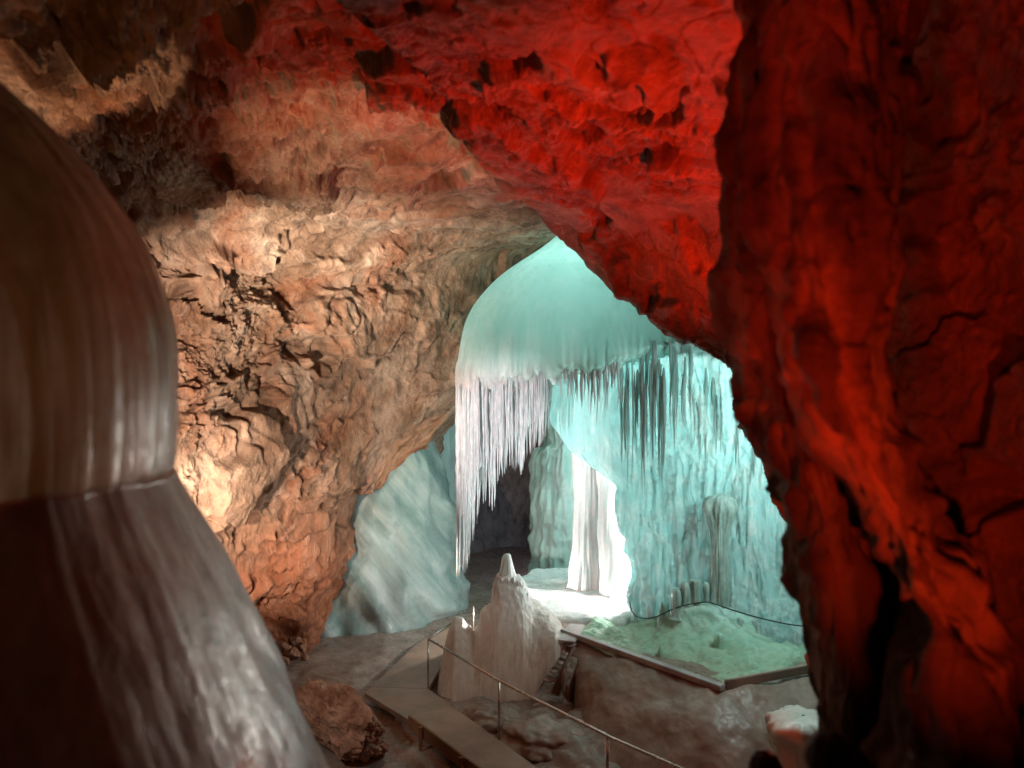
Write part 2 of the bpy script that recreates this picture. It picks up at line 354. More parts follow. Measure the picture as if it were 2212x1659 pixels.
# red overhang: the slab of ceiling and right wall round the opening
sil = [(560,-220,4.6),(700,-40,6.0),(770,30,6.7),(865,130,7.6),(965,240,8.8),(1060,345,10.2),(1130,430,11.8),(1195,500,12.8),(1262,550,12.8),(1312,600,12.6),(1400,678,12.2),(1500,742,11.8),(1580,800,11.3),(1592,880,11),(1632,980,10.6),(1662,1075,10.2),(1706,1150,9.9),(1724,1270,9.7),(1752,1390,9.5),(1768,1500,9.3),(1786,1600,9.1),(1800,1720,9.0),(1815,1900,9)]
rows = []
for i, (sx, sy, sd) in enumerate(sil):
    u = i / (len(sil) - 1)
    ed = np.interp(sy, [-220, 0, 300, 600, 800, 1100, 1900], [3.6, 4.6, 6.0, 7.6, 8.4, 8.2, 7.6])
    r = [(sx + 170, sy - 100 + 70 * u, sd + 2.2), (sx + 40, sy - 28, sd + .9), (sx, sy, sd)]
    for tt in (.06, .2, .4, .65, 1.0):
        x = sx + (2050 - sx) * tt; y = sy - (150 if sy < 800 else 60) * tt
        d = sd + (ed - sd) * (tt ** .8)
        r.append((x, y, d))
    rows.append(r)
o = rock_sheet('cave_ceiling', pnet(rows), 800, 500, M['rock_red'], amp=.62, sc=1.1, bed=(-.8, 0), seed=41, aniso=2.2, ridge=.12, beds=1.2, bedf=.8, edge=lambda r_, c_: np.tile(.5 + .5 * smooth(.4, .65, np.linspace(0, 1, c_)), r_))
tag(o, 'overhanging limestone ceiling slab lit deep red that frames the right of the ice', kind='structure')

def strip(left, right, dl, bulge, curl=1.2, ys=None):
    ys = ys or sorted({y for y, _ in left} | {y for y, _ in right}); rows = []
    for y in ys:
        a = np.interp(y, *zip(*left)); b = np.interp(y, *zip(*right)); w = b - a
        rows.append([(a + .35 * w, y, dl + curl), (a + .06 * w, y, dl + .4 * curl), (a, y, dl), (a + .25 * w, y, dl - bulge * .8), (a + .5 * w, y, dl - bulge), (a + .78 * w, y, dl - bulge * .7), (b, y, dl), (b - .06 * w, y, dl + .4 * curl), (b - .35 * w, y, dl + curl)])
    return pnet(rows)
la = [(-300,1600),(100,1592),(300,1588),(500,1584),(650,1580),(750,1584),(850,1604),(1000,1655),(1100,1707),(1200,1716),(1300,1738),(1400,1752),(1500,1768),(1600,1786),(1900,1815)]
ra = [(-300,1800),(300,1780),(600,1760),(800,1780),(1000,1830),(1150,1872),(1250,1900),(1320,1915),(1500,1918),(1659,1916),(1900,1916)]
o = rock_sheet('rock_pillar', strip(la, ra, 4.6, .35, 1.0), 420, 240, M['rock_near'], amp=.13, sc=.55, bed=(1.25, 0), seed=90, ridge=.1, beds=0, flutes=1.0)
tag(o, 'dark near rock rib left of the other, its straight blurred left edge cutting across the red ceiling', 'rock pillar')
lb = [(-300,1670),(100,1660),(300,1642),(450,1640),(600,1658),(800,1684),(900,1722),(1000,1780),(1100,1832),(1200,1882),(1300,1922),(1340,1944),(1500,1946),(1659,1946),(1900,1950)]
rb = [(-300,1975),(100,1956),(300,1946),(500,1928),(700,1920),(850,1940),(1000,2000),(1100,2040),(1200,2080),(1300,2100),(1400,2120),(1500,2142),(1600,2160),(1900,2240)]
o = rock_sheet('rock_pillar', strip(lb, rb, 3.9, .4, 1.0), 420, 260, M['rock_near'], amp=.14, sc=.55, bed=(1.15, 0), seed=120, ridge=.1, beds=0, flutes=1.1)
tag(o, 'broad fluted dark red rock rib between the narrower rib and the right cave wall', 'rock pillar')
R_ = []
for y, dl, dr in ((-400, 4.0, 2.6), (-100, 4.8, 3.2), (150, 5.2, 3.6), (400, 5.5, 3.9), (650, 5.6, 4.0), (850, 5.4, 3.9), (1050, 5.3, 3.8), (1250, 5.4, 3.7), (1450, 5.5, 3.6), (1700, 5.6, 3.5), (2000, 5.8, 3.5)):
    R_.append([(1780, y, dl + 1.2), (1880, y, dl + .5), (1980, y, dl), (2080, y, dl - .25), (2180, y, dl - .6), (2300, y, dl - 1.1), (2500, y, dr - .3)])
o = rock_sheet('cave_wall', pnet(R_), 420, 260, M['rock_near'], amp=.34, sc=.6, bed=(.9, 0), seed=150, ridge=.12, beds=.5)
tag(o, 'deep red limestone wall at the far right behind the dark rock ribs', kind='structure')

# dim rock far behind the ice
B_ = []
for y, d in ((-200, 30), (300, 31), (700, 31), (1000, 30), (1250, 28), (1420, 26)):
    B_.append([(400, y, d), (700, y, d), (850, y, d - 1), (990, y, d), (1100, y, d + 1.5), (1250, y, d), (1500, y, d), (1900, y, d - 3)])
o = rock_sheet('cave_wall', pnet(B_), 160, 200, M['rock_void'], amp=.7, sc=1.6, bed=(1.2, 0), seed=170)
tag(o, 'dim grey rock at the back of the cave seen between the icicles and the teal ice', kind='structure')

# ---------------------------------------------------------------- floor
nx, ny = 420, 420
xs = np.linspace(-14, 11, nx); ys = np.concatenate([np.linspace(-1, 9, 60), np.linspace(9.05, 20, 290), np.linspace(20.1, 34, 70)])
Y, X = np.meshgrid(ys, xs, indexing='ij')
pp = np.stack([X, Y, 0 * X], -1).reshape(-1, 3)
b1 = fbm(pp * .55, 4, 300).reshape(X.shape); b2 = fbm(pp * np.array([2.2, 2.2, 1]), 4, 310).reshape(X.shape); b3 = np.abs(fbm(pp * 1.1, 4, 320)).reshape(X.shape)
Z = -6.33 + .05 * b1 + .025 * b2
lump = smooth(.25, .6, (X - np.interp(Y, [9, 11.3, 13.4, 15.6, 19], [3.2, 1.5, -.1, -1.45, -1.3]))) * smooth(20, 17, Y)
Z = Z + lump * (.16 * np.clip(b3 + .1, 0, 1) + .14 * np.clip(b1 + .2, 0, 1) + .02 * b2)
leftb = smooth(-1.9, -3.6, X - np.interp(Y, [12, 15.5], [.6, -.6])) * smooth(18.5, 13.5, Y)
Z = Z + leftb * (.10 + .14 * b1)
Z = np.maximum(Z, -6.3 + (9.4 - Y) * .494)
o = grid_obj('cave_floor', np.stack([X, Y, Z], -1), M['ice_floor'])
tag(o, 'uneven brownish ice floor of the cave', kind='structure')

# ---------------------------------------------------------------- ice helpers
def ice_sheet(name, g, mat, parent=None, flute=.06, fl=(3.0, 3.0, .35), lump=.05, ls=1.2, mask=None, seed=500, wrap=False):
    n = normals(g); p = g.reshape(-1, 3)
    h = flute * fbm(p * np.array(fl), 4, seed) + lump * fbm(p * ls, 4, seed + 9)
    h = h.reshape(g.shape[:2])
    if mask is not None: h = h * mask
    return grid_obj(name, g + n * h[..., None], mat, parent, wrap=wrap)
def lathe_grid(cx, cy, prof, n=96, sq=1.0, wob=.06, seed=0, flute=0.0, lean=(0, 0), fk=9):
    """prof: (z, r) from bottom up; a closed-round irregular solid"""
    zs = np.array([p[0] for p in prof]); rs = np.array([p[1] for p in prof])
    th = np.linspace(0, 2 * math.pi, n, endpoint=False)
    m = len(prof) * 6
    t = np.linspace(0, len(prof) - 1, m); pr = _cr(np.stack([zs, rs], 1), t); zz, rr = pr[:, 0], np.maximum(pr[:, 1], .002)
    T, Zg = np.meshgrid(th, zz); Rg = np.repeat(rr[:, None], n, 1)
    q = np.stack([np.cos(T) * 1.3, np.sin(T) * 1.3, Zg * .7 + seed * 3.1], -1).reshape(-1, 3)
    k = 1 + wob * fbm(q, 4, seed).reshape(T.shape) * 2
    if flute:
        q2 = np.stack([np.cos(T) * fk * .5, np.sin(T) * fk * .5, Zg * .5 + seed], -1).reshape(-1, 3)
        k = k + flute * fbm(q2, 3, seed + 3).reshape(T.shape) * 2
    dz = (Zg - zz[0])
    return np.stack([cx + np.cos(T) * Rg * k + lean[0] * dz, cy + np.sin(T) * Rg * k * sq + lean[1] * dz, Zg], -1)

# ---------------------------------------------------------------- ice dome with its hanging icicles
dome = thing('ice_dome', 'big smooth pale teal ice dome under the cave ceiling with a fringe of hanging icicles', 'ice formation', P(1150, 860, 17))
H = [
 [(1330,470,22),(1300,440,20.5),(1290,430,19),(1320,430,18.2),(1360,440,18),(1400,460,17.6),(1470,490,17.4),(1580,560,17.2),(1780,650,17)],
 [(1250,560,22),(1205,530,20.3),(1186,523,19.3),(1215,520,18.3),(1260,520,17.8),(1310,530,17.4),(1380,560,17.1),(1520,630,16.8),(1760,720,16.6)],
 [(1150,630,22),(1100,612,20),(1076,600,18.9),(1110,595,17.9),(1165,592,17.2),(1230,600,16.8),(1330,620,16.5),(1500,680,16.4),(1750,770,16.2)],
 [(1100,700,22),(1040,690,20),(1010,684,18.6),(1050,682,17.6),(1110,685,17),(1180,690,16.5),(1300,710,16.2),(1490,750,16.1),(1740,820,16)],
 [(1090,790,21.5),(1015,790,19.6),(989,788,18.4),(1032,790,17.4),(1100,790,16.8),(1190,785,16.4),(1300,780,16.1),(1480,740,16.1),(1730,780,16)],
 [(1090,810,21),(1015,822,19.4),(988,825,18.3),(1035,828,17.45),(1110,826,16.95),(1180,812,16.6),(1280,800,16.3),(1470,765,16.2),(1730,800,16.1)],
 [(1090,812,21),(1018,832,19.4),(992,838,18.4),(1040,840,17.65),(1115,838,17.15),(1182,822,16.85),(1282,806,16.6),(1470,772,16.6),(1730,806,16.4)],
 [(1090,800,21),(1025,820,19.6),(1000,830,18.8),(1045,825,18.2),(1118,820,17.8),(1185,805,17.6),(1282,790,17.4),(1470,760,17.4),(1730,790,17)],
]
g = dense(pnet(H), 260, 320)
zz = g[..., 2]
gp = g.reshape(-1, 3); g[..., 2] += (smooth(.75, .15, zz.ravel()) * (.16 * vnoise(gp * np.array([4.5, 1, 0]), 91) + .09 * vnoise(gp * np.array([13, 2, 0]), 92))).reshape(zz.shape)
ice_sheet('dome', g, M['ice_dome'], dome, flute=.06, fl=(8, 8, .2), lump=.03, ls=.8, mask=smooth(1.3, .1, zz) + .06, seed=510)

def icicle_obj(name, top, tip_z, r, parent, mat, n=8, seed=0, lean=0.0):
    L = top[2] - tip_z; rings = max(7, int(L / .12)); rnd = random.Random(seed)
    v = []; ph = rnd.random() * 6
    for i in range(rings + 1):
        t = i / rings
        rr = r * ((1 - t) ** .75 * .9 + .1) * min(1, .35 + t * 4) * (1 + .22 * math.sin(i * 1.9 + ph) * rnd.random() + .2 * (rnd.random() - .5))
        if t > .96: rr *= .35
        cx = top[0] + lean * t + .012 * math.sin(t * 7 + ph); cy = top[1] + .012 * math.cos(t * 6 + ph)
        for k in range(n):
            a = 2 * math.pi * k / n + ph
            q = rr * (1 + .25 * math.sin(3 * a + i * .3))
            v.append((cx + q * math.cos(a), cy + q * math.sin(a), top[2] - L * t))
    v = np.array(v).reshape(rings + 1, n, 3)
    return grid_obj(name, v, mat, parent, wrap=True)
rows = []
for px in np.linspace(990, 1192, 90):
    tp_ = np.interp(px, [986, 1012, 1030, 1050, 1066, 1090, 1124, 1150, 1176, 1192], [1130, 1100, 1030, 985, 980, 940, 935, 915, 890, 862])
    d = np.interp(px, [986, 1035, 1110, 1180], [18.55, 17.65, 17.15, 16.85])
    rows.append([P(px, 790 + (tp_ - 790) * t_, d + .12 * t_) for t_ in (0, .25, .5, .75, 1)])
g = dense(np.array(rows), 260, 80)
ice_sheet('drapery', g, M['icicle'], dome, flute=.09, fl=(11, 11, .5), lump=.02, ls=4, seed=515)
TIP = [(986,1246),(1012,1240),(1017,1175),(1026,1150),(1034,1110),(1048,1080),(1066,1105),(1074,1040),(1086,1028),(1100,1005),(1124,1028),(1138,985),(1152,975),(1166,968),(1176,950),(1192,905)]
rnd = random.Random(5)
cnt = 0
for k in range(98):
    u = (k + .5) / 98
    px = 986 + 200 * (u ** 1.15) + rnd.uniform(-2, 2)
    lay = rnd.choice((0, 0, .35, .7))
    tip = np.interp(px, *zip(*TIP)); base = np.interp(px, [986, 1035, 1110, 1180], [830, 835, 835, 820])
    d = np.interp(px, [986, 1035, 1110, 1180], [18.35, 17.5, 17.0, 16.65]) + lay
    if px > 1016: tip = base + (tip - base) * rnd.choice((1, 1, 1, .96, .9, .8, .7))
    else: tip = base + (tip - base) * rnd.choice((1, .99, .97, .9))
    top = P(px, base - (rnd.uniform(10, 55) if px > 1000 else 6), d - .12); tz = P(px, tip, d)[2]
    r = rnd.choice((.018, .024, .03, .036, .045, .06)) * (1.25 if tip - base > 180 else 1)
    icicle_obj('icicle', top, tz, r, dome, M['icicle'], seed=k)

# ---------------------------------------------------------------- curtain wall of ice on the right
curt = thing('ice_curtain', 'tall fluted turquoise ice curtain falling from the dome to the green ice on the right', 'ice formation', P(1480, 1330, 16.4))
E_ = [(540,1370,17.5),(620,1310,17.7),(700,1250,17.9),(800,1215,17.9),(850,1198,17.9),(905,1190,17.9),(940,1208,17.8),(975,1232,17.7),(1008,1275,17.5),(1035,1315,17.3),(1060,1338,17.2),(1120,1346,17.1),(1200,1356,17.0),(1290,1364,16.9),(1350,1368,16.8),(1400,1372,16.8)]
rows = []
for y, x, d in E_:
    r = [(x + 190, y - 10, d + .75), (x + 60, y - 8, d + .55), (x + 8, y - 3, d + .3), (x, y, d)]
    for tt, dd in ((.06, -.35), (.12, -.48), (.2, -.6), (.3, -.72), (.42, -.88), (.55, -1.05), (.72, -1.25), (1, -1.4)):
        k_ = (1 - smooth(900, 1120, y)) * smooth(.0, .52, tt)
        r.append((x + (1880 - x) * tt, y, (d + dd - .25 * max(0, (y - 1000)) / 400 - .4 * smooth(1280, 1400, y) * smooth(.1, .3, tt)) * (1 - k_) + (np.interp(y, [540, 620, 690, 760, 850], [16.3, 16.1, 15.95, 15.88, 15.85]) - .1 * tt) * k_))
    rows.append(r)
g = dense(pnet(rows), 330, 420)
p = g.reshape(-1, 3)
xx = (p[:, 0] / p[:, 1] * F + CX).reshape(g.shape[:2]); yy = (-p[:, 2] / p[:, 1] * F + CY).reshape(g.shape[:2])
msk = .12 + .88 * np.maximum(smooth(1320, 1400, xx), smooth(1040, 1090, yy))
colm = ridged(np.stack([p[:, 0] * 1.1 + .25 * vnoise(p * .8, 9), p[:, 1] * .3, p[:, 2] * .10], 1), 3, 77).reshape(g.shape[:2])
n = normals(g); g = g + n * ((colm - 1) * .22 * msk)[..., None]
ice_sheet('curtain', g, M['ice_curtain'], curt, flute=.11, fl=(5.5, 5.5, .4), lump=.05, ls=3, mask=msk, seed=530)
rnd = random.Random(11)
for k in range(34):
    u = (k + .5) / 34; px = 1198 + 138 * u + rnd.uniform(-3, 3)
    base = np.interp(px, [1200, 1280, 1340], [822, 808, 800]); d = np.interp(px, [1200, 1280, 1340], [16.65, 16.35, 16.2])
    L_ = np.interp(px, [1200, 1240, 1290, 1300, 1340], [40, 50, 115, 90, 130]) * rnd.choice((1, .9, .7, .5, .35))
    icicle_obj('icicle', P(px, base - rnd.uniform(15, 50), d - .06), P(px, base + L_, d)[2], rnd.uniform(.018, .04), curt, M['icicle'], seed=200 + k)
CL = [(1352,880,1000,5),(1372,850,1075,6),(1392,870,1085,7),(1412,830,1000,7),(1430,900,1050,4),(1446,840,980,5),(1476,830,930,4),(1515,900,1010,5),(1548,920,985,5),(1590,900,1020,4),(1640,930,1060,4)]
k = 300
for cx_, b0_, t0_, m_ in CL:
    for _ in range(m_):
        k += 1; px = cx_ + rnd.gauss(0, 8); b_ = b0_ - rnd.uniform(20, 110); tp = b0_ + (t0_ - b0_) * rnd.choice((1, .8, .6, .35))
        d = np.interp(px, [1340, 1400, 1470, 1700], [16.45, 16.05, 15.88, 15.75]) + rnd.uniform(-.03, .1)
        icicle_obj('icicle', P(px, b_, d), P(px, tp, d)[2], rnd.choice((.022, .03, .04, .05)), curt, M['ice_fringe'], seed=k)
# slim free columns standing in front of the curtain
def col_prof(y0, y1, d, prof): return [(P(0, y1 + (y0 - y1) * t, d)[2], w / F * d) for t, w in prof]
d = 15.75; g = lathe_grid(P(1557, 0, d)[0], d, col_prof(1066, 1400, d, [(0, 40), (.1, 24), (.3, 21), (.55, 20), (.75, 20), (.84, 27), (.91, 32), (.97, 25), (1.0, 3)]), 96, .9, .16, 21, .035, fk=14)
tag(grid_obj('ice_column', g, M['stump'], wrap=True), 'grey green ice column with a rounded mushroom head against the turquoise curtain', 'ice column')
d = 26; g = lathe_grid(P(940, 0, d)[0], d, col_prof(820, 1300, d, [(0, 70), (.3, 60), (.6, 52), (.85, 48), (1, 40)]), 96, .9, .1, 25, .05)
tag(grid_obj('ice_column', g, M['ice_teal'], wrap=True), 'dim grey ice column in the dark left of the icicle fringe behind the mound', 'ice column')

# ---------------------------------------------------------------- lit pillars, platform, back ice
d = 18.9; g = lathe_grid(P(1268, 0, d)[0], d, col_prof(960, 1292, d, [(0, 66), (.04, 46), (.09, 35), (.2, 31), (.4, 27), (.6, 27), (.8, 26), (1, 30)]), 96, .9, .07, 31, .12)
tag(grid_obj('ice_pillar', g, M['ice_white']), 'brilliant white slender ice pillar standing on the ice platform under the dome', 'ice pillar')
d = 18.35; g = lathe_grid(P(1334, 0, d)[0], d, col_prof(960, 1318, d, [(0, 52), (.05, 42), (.2, 38), (.45, 37), (.7, 38), (1, 44)]), 96, .8, .06, 37, .08)
tag(grid_obj('ice_pillar', g, M['ice_white']), 'broad mottled white ice pillar beside the turquoise curtain edge', 'ice pillar')

th = np.linspace(0, 2 * math.pi, 200, endpoint=False)
cx, cy = 1.85, 19.0
prof = [(-6.6, 1.12), (-5.9, 1.06), (-5.45, 1.0), (-5.2, 1.0), (-5.08, .985), (-5.02, .94), (-5.0, .8), (-4.99, .5), (-4.98, .2), (-4.98, .001)]
rr = np.array(prof); T = th[None]; kk = 1 + .07 * fbm(np.stack([np.cos(th) * 2, np.sin(th) * 2, th * 0], 1), 4, 60)[None]
tt = np.linspace(0, len(prof) - 1, 60); pr = _cr(rr, tt)
G = np.stack([cx + 1.95 * pr[:, 1:2] * np.cos(T) * kk, cy + 2.45 * pr[:, 1:2] * np.sin(T) * kk, np.repeat(pr[:, :1], 200, 1)], -1)
G[..., 2] += .05 * fbm(G.reshape(-1, 3) * np.array([1.5, 3, .5]), 4, 66).reshape(G.shape[:2])
G[..., :2] += (.05 * fbm(G.reshape(-1, 3) * np.array([4, 4, .8]), 3, 67).reshape(G.shape[:2]) * (G[..., 2] < -5.05))[..., None]
tag(grid_obj('ice_platform', G, M['ice_white'], wrap=True), 'flat glossy ice platform with a thick dripping front edge carrying the white pillars', 'ice platform')

d = 23; lx = [(700,1190),(930,1178),(980,1160),(1080,1150),(1160,1145),(1260,1142),(1340,1140)]
rows = []
for y, x in lx:
    rows.append([(x + 60, y, d + 2), (x + 6, y, d + .6), (x, y, d), (x + 18, y, d - .6), (x + 60, y, d - 1), (x + 120, y, d - 1.1), (x + 220, y, d - 1), (x + 330, y, d)])
g = dense(pnet(rows), 200, 200)
ice_sheet('ice_wall', g, M['ice_teal'], flute=.2, fl=(2.2, 2.2, .35), lump=.12, ls=1.4, seed=550)
tag(bpy.data.objects['ice_wall'], 'dull teal ice wall behind the white pillars', 'ice wall')

g = lathe_grid(-4.35, 22.6, [(-6.7, 3.25), (-5.8, 3.1), (-4.5, 2.75), (-3.0, 2.4), (-1.5, 1.95), (-.2, 1.3), (.5, .6), (.7, .05)], 140, 1.0, .05, 71)
n_ = normals(g); p = g.reshape(-1, 3)
q = np.stack([p[:, 0] * .9 + p[:, 2] * .75, p[:, 1] * .3, (p[:, 2] - p[:, 0]) * .22], 1)
h = (.24 * fbm(q * 1.7, 4, 73)).reshape(g.shape[:2])
cen = np.array([-4.35, 22.6, -3.5]); sgn = np.sign(((g - cen) * n_).sum(2, keepdims=True))
tag(grid_obj('ice_mound', g + n_ * sgn * h[..., None], M['ice_mound'], wrap=True), 'large rounded pale green ice mound with slanting streaks behind the rock wall', 'ice mound')

# ---------------------------------------------------------------- spire mound beside the steps
top = [(938,1505),(946,1470),(955,1415),(966,1372),(974,1345),(983,1334),(998,1336),(1008,1350),(1016,1353),(1024,1367),(1034,1350),(1038,1322),(1050,1312),(1063,1303),(1067,1262),(1076,1247),(1090,1243),(1112,1244),(1130,1254),(1142,1285),(1150,1297),(1168,1308),(1186,1318),(1200,1332),(1214,1350),(1226,1364),(1240,1372)]
bot = [(938,1512),(960,1512),(1040,1535),(1110,1518),(1160,1474),(1190,1424),(1215,1388),(1240,1377)]
rows = []
for px in np.linspace(938, 1240, 150):
    ty = np.interp(px, *zip(*top)); by = max(np.interp(px, *zip(*bot)), ty + 6)
    e = min(1, (px - 938) / 40, (1240 - px) / 40)
    dt = 16.9 - .25 * e; db = 15.9 - .45 * e
    seq = [(px, by + 22, db - .08), (px, by, db - .05), (px, by + (ty - by) * .2, db - .02), (px, by + (ty - by) * .45, db + (dt - db) * .15), (px, by + (ty - by) * .7, db + (dt - db) * .4), (px, by + (ty - by) * .88, db + (dt - db) * .65), (px, ty + 3, dt - .12), (px, ty, dt + .05), (px, ty + 2, dt + .3), (px, ty + .3 * (by - ty), dt + .9), (px, by - 70, dt + 1.6)]
    rows.append(seq)
g = dense(pnet(rows), 260, 170)
pz = g[..., 2]
md = thing('ice_stalagmite', 'tan to white ice mound topped by a melted spire between the handrail and the steps', 'stalagmite', tuple(g[130, 5]))
ice_sheet('mound', g, M['ice_spire'], md, flute=.035, fl=(8, 8, .5), lump=.03, ls=1.1, mask=.3 + .9 * smooth(-5.2, -4.6, pz), seed=570)
d = 16.75; g = lathe_grid(P(1096, 0, d)[0], d, col_prof(1195, 1262, d, [(0, 30), (.15, 24), (.32, 17), (.6, 12), (.85, 9), (.96, 6), (1, .5)]), 56, .9, .14, 81, .08)
grid_obj('spire', g, M['ice_white'], md, wrap=True)
rnd = random.Random(3)
for k in range(22):
    px = 1067 + 76 * (k + .5) / 22 + rnd.uniform(-1.5, 1.5); ty = np.interp(px, *zip(*top)); dd_ = 16.46 - .05 * rnd.random()
    icicle_obj('icicle', P(px, ty + 4, dd_), P(px, ty + rnd.uniform(35, 95), dd_ - .05)[2], rnd.uniform(.02, .045), md, M['ice_white'], seed=600 + k)

# ---------------------------------------------------------------- boards round the green ice, the bank under them, the apron
zb = -5.2
A = PZ(1218, 1372, zb); Cc = PZ(1556, 1496, zb); Ee = PZ(1990, 1412, zb)
bank = []
def off(p, q, s):
    a = Vector(q) - Vector(p); nrm = Vector((a.y, -a.x, 0)).normalized()
    return nrm * s
n1 = Vector((-.62, -.78, 0)); n2 = Vector((.25, -.97, 0)); nm = Vector((-.3, -.95, 0))
Av, Cv, Ev = Vector(A), Vector(Cc), Vector(Ee); ax = Vector((.12, -.99, 0))
pts = [(Av + Vector((-.03, .5, 0)), ax), (Av + Vector((-.03, .2, 0)), ax), (Av + Vector((.02, -.05, 0)), ax), (Av.lerp(Cv, .2), Vector((-.2, -.97, 0))), (Av.lerp(Cv, .45), Vector((-.45, -.9, 0))), (Av.lerp(Cv, .72), Vector((-.5, -.87, 0))), (Cv, nm), (Cv.lerp(Ev, .33), n2), (Cv.lerp(Ev, .66), n2), (Ev, n2)]
for dz, s in ((.0, -.9), (.02, -.2), (.0, .04), (-.10, .30), (-.30, .72), (-.62, 1.15), (-.98, 1.6), (-1.5, 2.3)):
    bank.append([tuple(q + nn * s + Vector((0, 0, dz))) for q, nn in pts])
g = dense(np.array(bank), 150, 260)
tag(ice_sheet('ice_bank', g, M['ice_bank'], flute=.03, fl=(2, 2, 1), lump=.06, ls=.7, seed=590), 'smooth dull brown ice bank sloping down below the grey boards', 'ice bank')

ap = [
 [(1225,1374,15.85),(1330,1420,14.7),(1450,1462,13.8),(1560,1490,13.3),(1680,1464,13.85),(1800,1440,14.35),(2000,1402,15.4)],
 [(1236,1366,16.0),(1345,1408,15.0),(1455,1440,14.2),(1560,1474,13.55),(1680,1450,14.0),(1800,1428,14.5),(2000,1400,15.2)],
 [(1250,1356,16.25),(1370,1385,15.5),(1470,1398,14.9),(1560,1415,14.5),(1680,1412,14.5),(1800,1405,14.7),(2000,1380,15.5)],
 [(1280,1344,16.6),(1390,1358,16.0),(1480,1344,15.5),(1560,1355,15.3),(1680,1375,15.2),(1800,1378,15.2),(2000,1360,15.8)],
 [(1300,1340,16.9),(1390,1346,16.3),(1470,1316,15.75),(1530,1312,15.7),(1640,1335,15.6),(1800,1345,15.7),(2000,1340,16.1)],
 [(1310,1350,17.5),(1390,1352,17.0),(1470,1330,16.5),(1530,1325,16.4),(1640,1325,16.3),(1800,1325,16.3),(2000,1330,16.6)],
]
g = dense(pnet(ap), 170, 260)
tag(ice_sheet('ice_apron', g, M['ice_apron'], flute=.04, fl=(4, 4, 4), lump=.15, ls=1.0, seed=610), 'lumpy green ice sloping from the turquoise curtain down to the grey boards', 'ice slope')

def board(name, a, b, w, h, mat, lab):
    t = thing(name, lab, 'board', tuple((Vector(a) + Vector(b)) / 2))
    bm = bmesh.new(); add_bar(bm, a, b, w, h, .012); bm_obj('plank', bm, mat, t); return t
A2 = Vector(A) + Vector((-.02, .0, .09)); C2 = Vector(Cc) + Vector((0, 0, .09)); E2 = Vector(Ee) + Vector((0, 0, .09))
t = board('edge_board', A2, C2 + (C2 - A2).normalized() * .05, .16, .10, M['wood_grey'], 'long grey edge board running down from the steps to the corner')
for u in (.09, .47, .93):
    q = A2.lerp(C2, u); bm = bmesh.new(); add_bar(bm, q + n1 * .02 + Vector((0, 0, -.12)), q + n1 * .17 + Vector((0, 0, -.17)), .22, .09, .02); bm_obj('bracket', bm, M['wood_dark'], t)
dd = (E2 - C2).normalized()
t = board('edge_board', C2 + dd * .1 + Vector((0, 0, .03)), E2 + Vector((0, 0, .03)), .07, .16, M['wood'], 'dark board on edge leading right from the corner towards the rock pillar')
for u in (.06, .4):
    q = C2.lerp(E2, u); bm = bmesh.new(); add_bar(bm, q + n2 * .02 + Vector((0, 0, -.14)), q + n2 * .16 + Vector((0, 0, -.2)), .2, .09, .02); bm_obj('bracket', bm, M['wood_dark'], t)

# steps up to the platform
st = thing('wooden_steps', 'short flight of grey wooden steps climbing through the ice beside the stalagmite', 'steps', PZ(1165, 1478, -6.2))
wd = Vector((.62, -.78, 0)); rn = Vector((.78, .62, 0))
b0 = Vector(P(1178, 1464, 15.5)); b1_ = Vector(P(1226, 1386, 15.7))
for k in range(5):
    q = b0.lerp(b1_, k / 4)
    bm = bmesh.new(); add_box(bm, q, wd, Vector((.78, .62, 0)), (0, 0, 1), .24, .12 if k < 4 else .15, .02, .006); bm_obj('tread', bm, M['wood_grey'], st)
for s in (-1, 1):
    bm = bmesh.new(); add_bar(bm, b0 + wd * .265 * s + Vector((0, 0, -.25)), b1_ + wd * .265 * s + Vector((0, 0, -.05)), .05, .2, .006); bm_obj('stringer', bm, M['wood'], st)
bm = bmesh.new(); a = Vector(PZ(1224, 1386, -5.14)); b = Vector(PZ(1247, 1350, -5.1)); add_bar(bm, a, b, .34, .04, .006); bm_obj('landing_board', bm, M['wood_grey'], st)
# ice lip between the steps and the bank
def blob(name, c, r, mat, lab=None, cat=None, seed=0, wob=.25, fac=None, sub=5, parent=None, rot=0, k=1.4):
    sm = 0
    bm = bmesh.new(); bmesh.ops.create_icosphere(bm, subdivisions=sub, radius=1)
    v = np.array([x.co for x in bm.verts]); v /= np.linalg.norm(v, axis=1, keepdims=True)
    f = np.array([[x.index for x in fc.verts] for fc in bm.faces]); bm.free()
    h = 1 + wob * fbm(v * k + seed * 7.3, 4, seed)
    if fac:
        rs = np.random.RandomState(seed + 3); pl = rs.normal(size=(26, 3)); pl /= np.linalg.norm(pl, axis=1, keepdims=True); dk = rs.uniform(.62, 1.02, 26)
        vw = v + .05 * np.stack([vnoise(v * 5 + a_, seed) for a_ in (1, 5, 9)], 1)
        dt = vw @ pl.T; h = np.min(np.where(dt > .05, dk / np.maximum(dt, .05), 9), axis=1)
        sm = fac * (.5 * facets(v * 3.5 + seed, seed + 2, 50, 1.5) + .28 * facets(vw * 8 + seed, seed + 4, 50, 1.5) + .16 * fbm(v * 6, 5, seed + 7, .65)); h = h + sm
    v = v * h[:, None] * np.array(r); cr, sr = math.cos(rot), math.sin(rot)
    v = np.stack([v[:, 0] * cr - v[:, 1] * sr, v[:, 0] * sr + v[:, 1] * cr, v[:, 2]], 1)
    me = raw_mesh(name, v, f)
    if fac:
        a_ = me.attributes.new('cav_shade', 'FLOAT', 'POINT'); a_.data.foreach_set('value', np.clip(.55 + sm * 3, 0, 1).astype(np.float32))
    pl = parent.location if parent else Vector()
    o = link(name, me, mat, parent, Vector(c) - pl)
    return tag(o, lab, cat) if lab else o
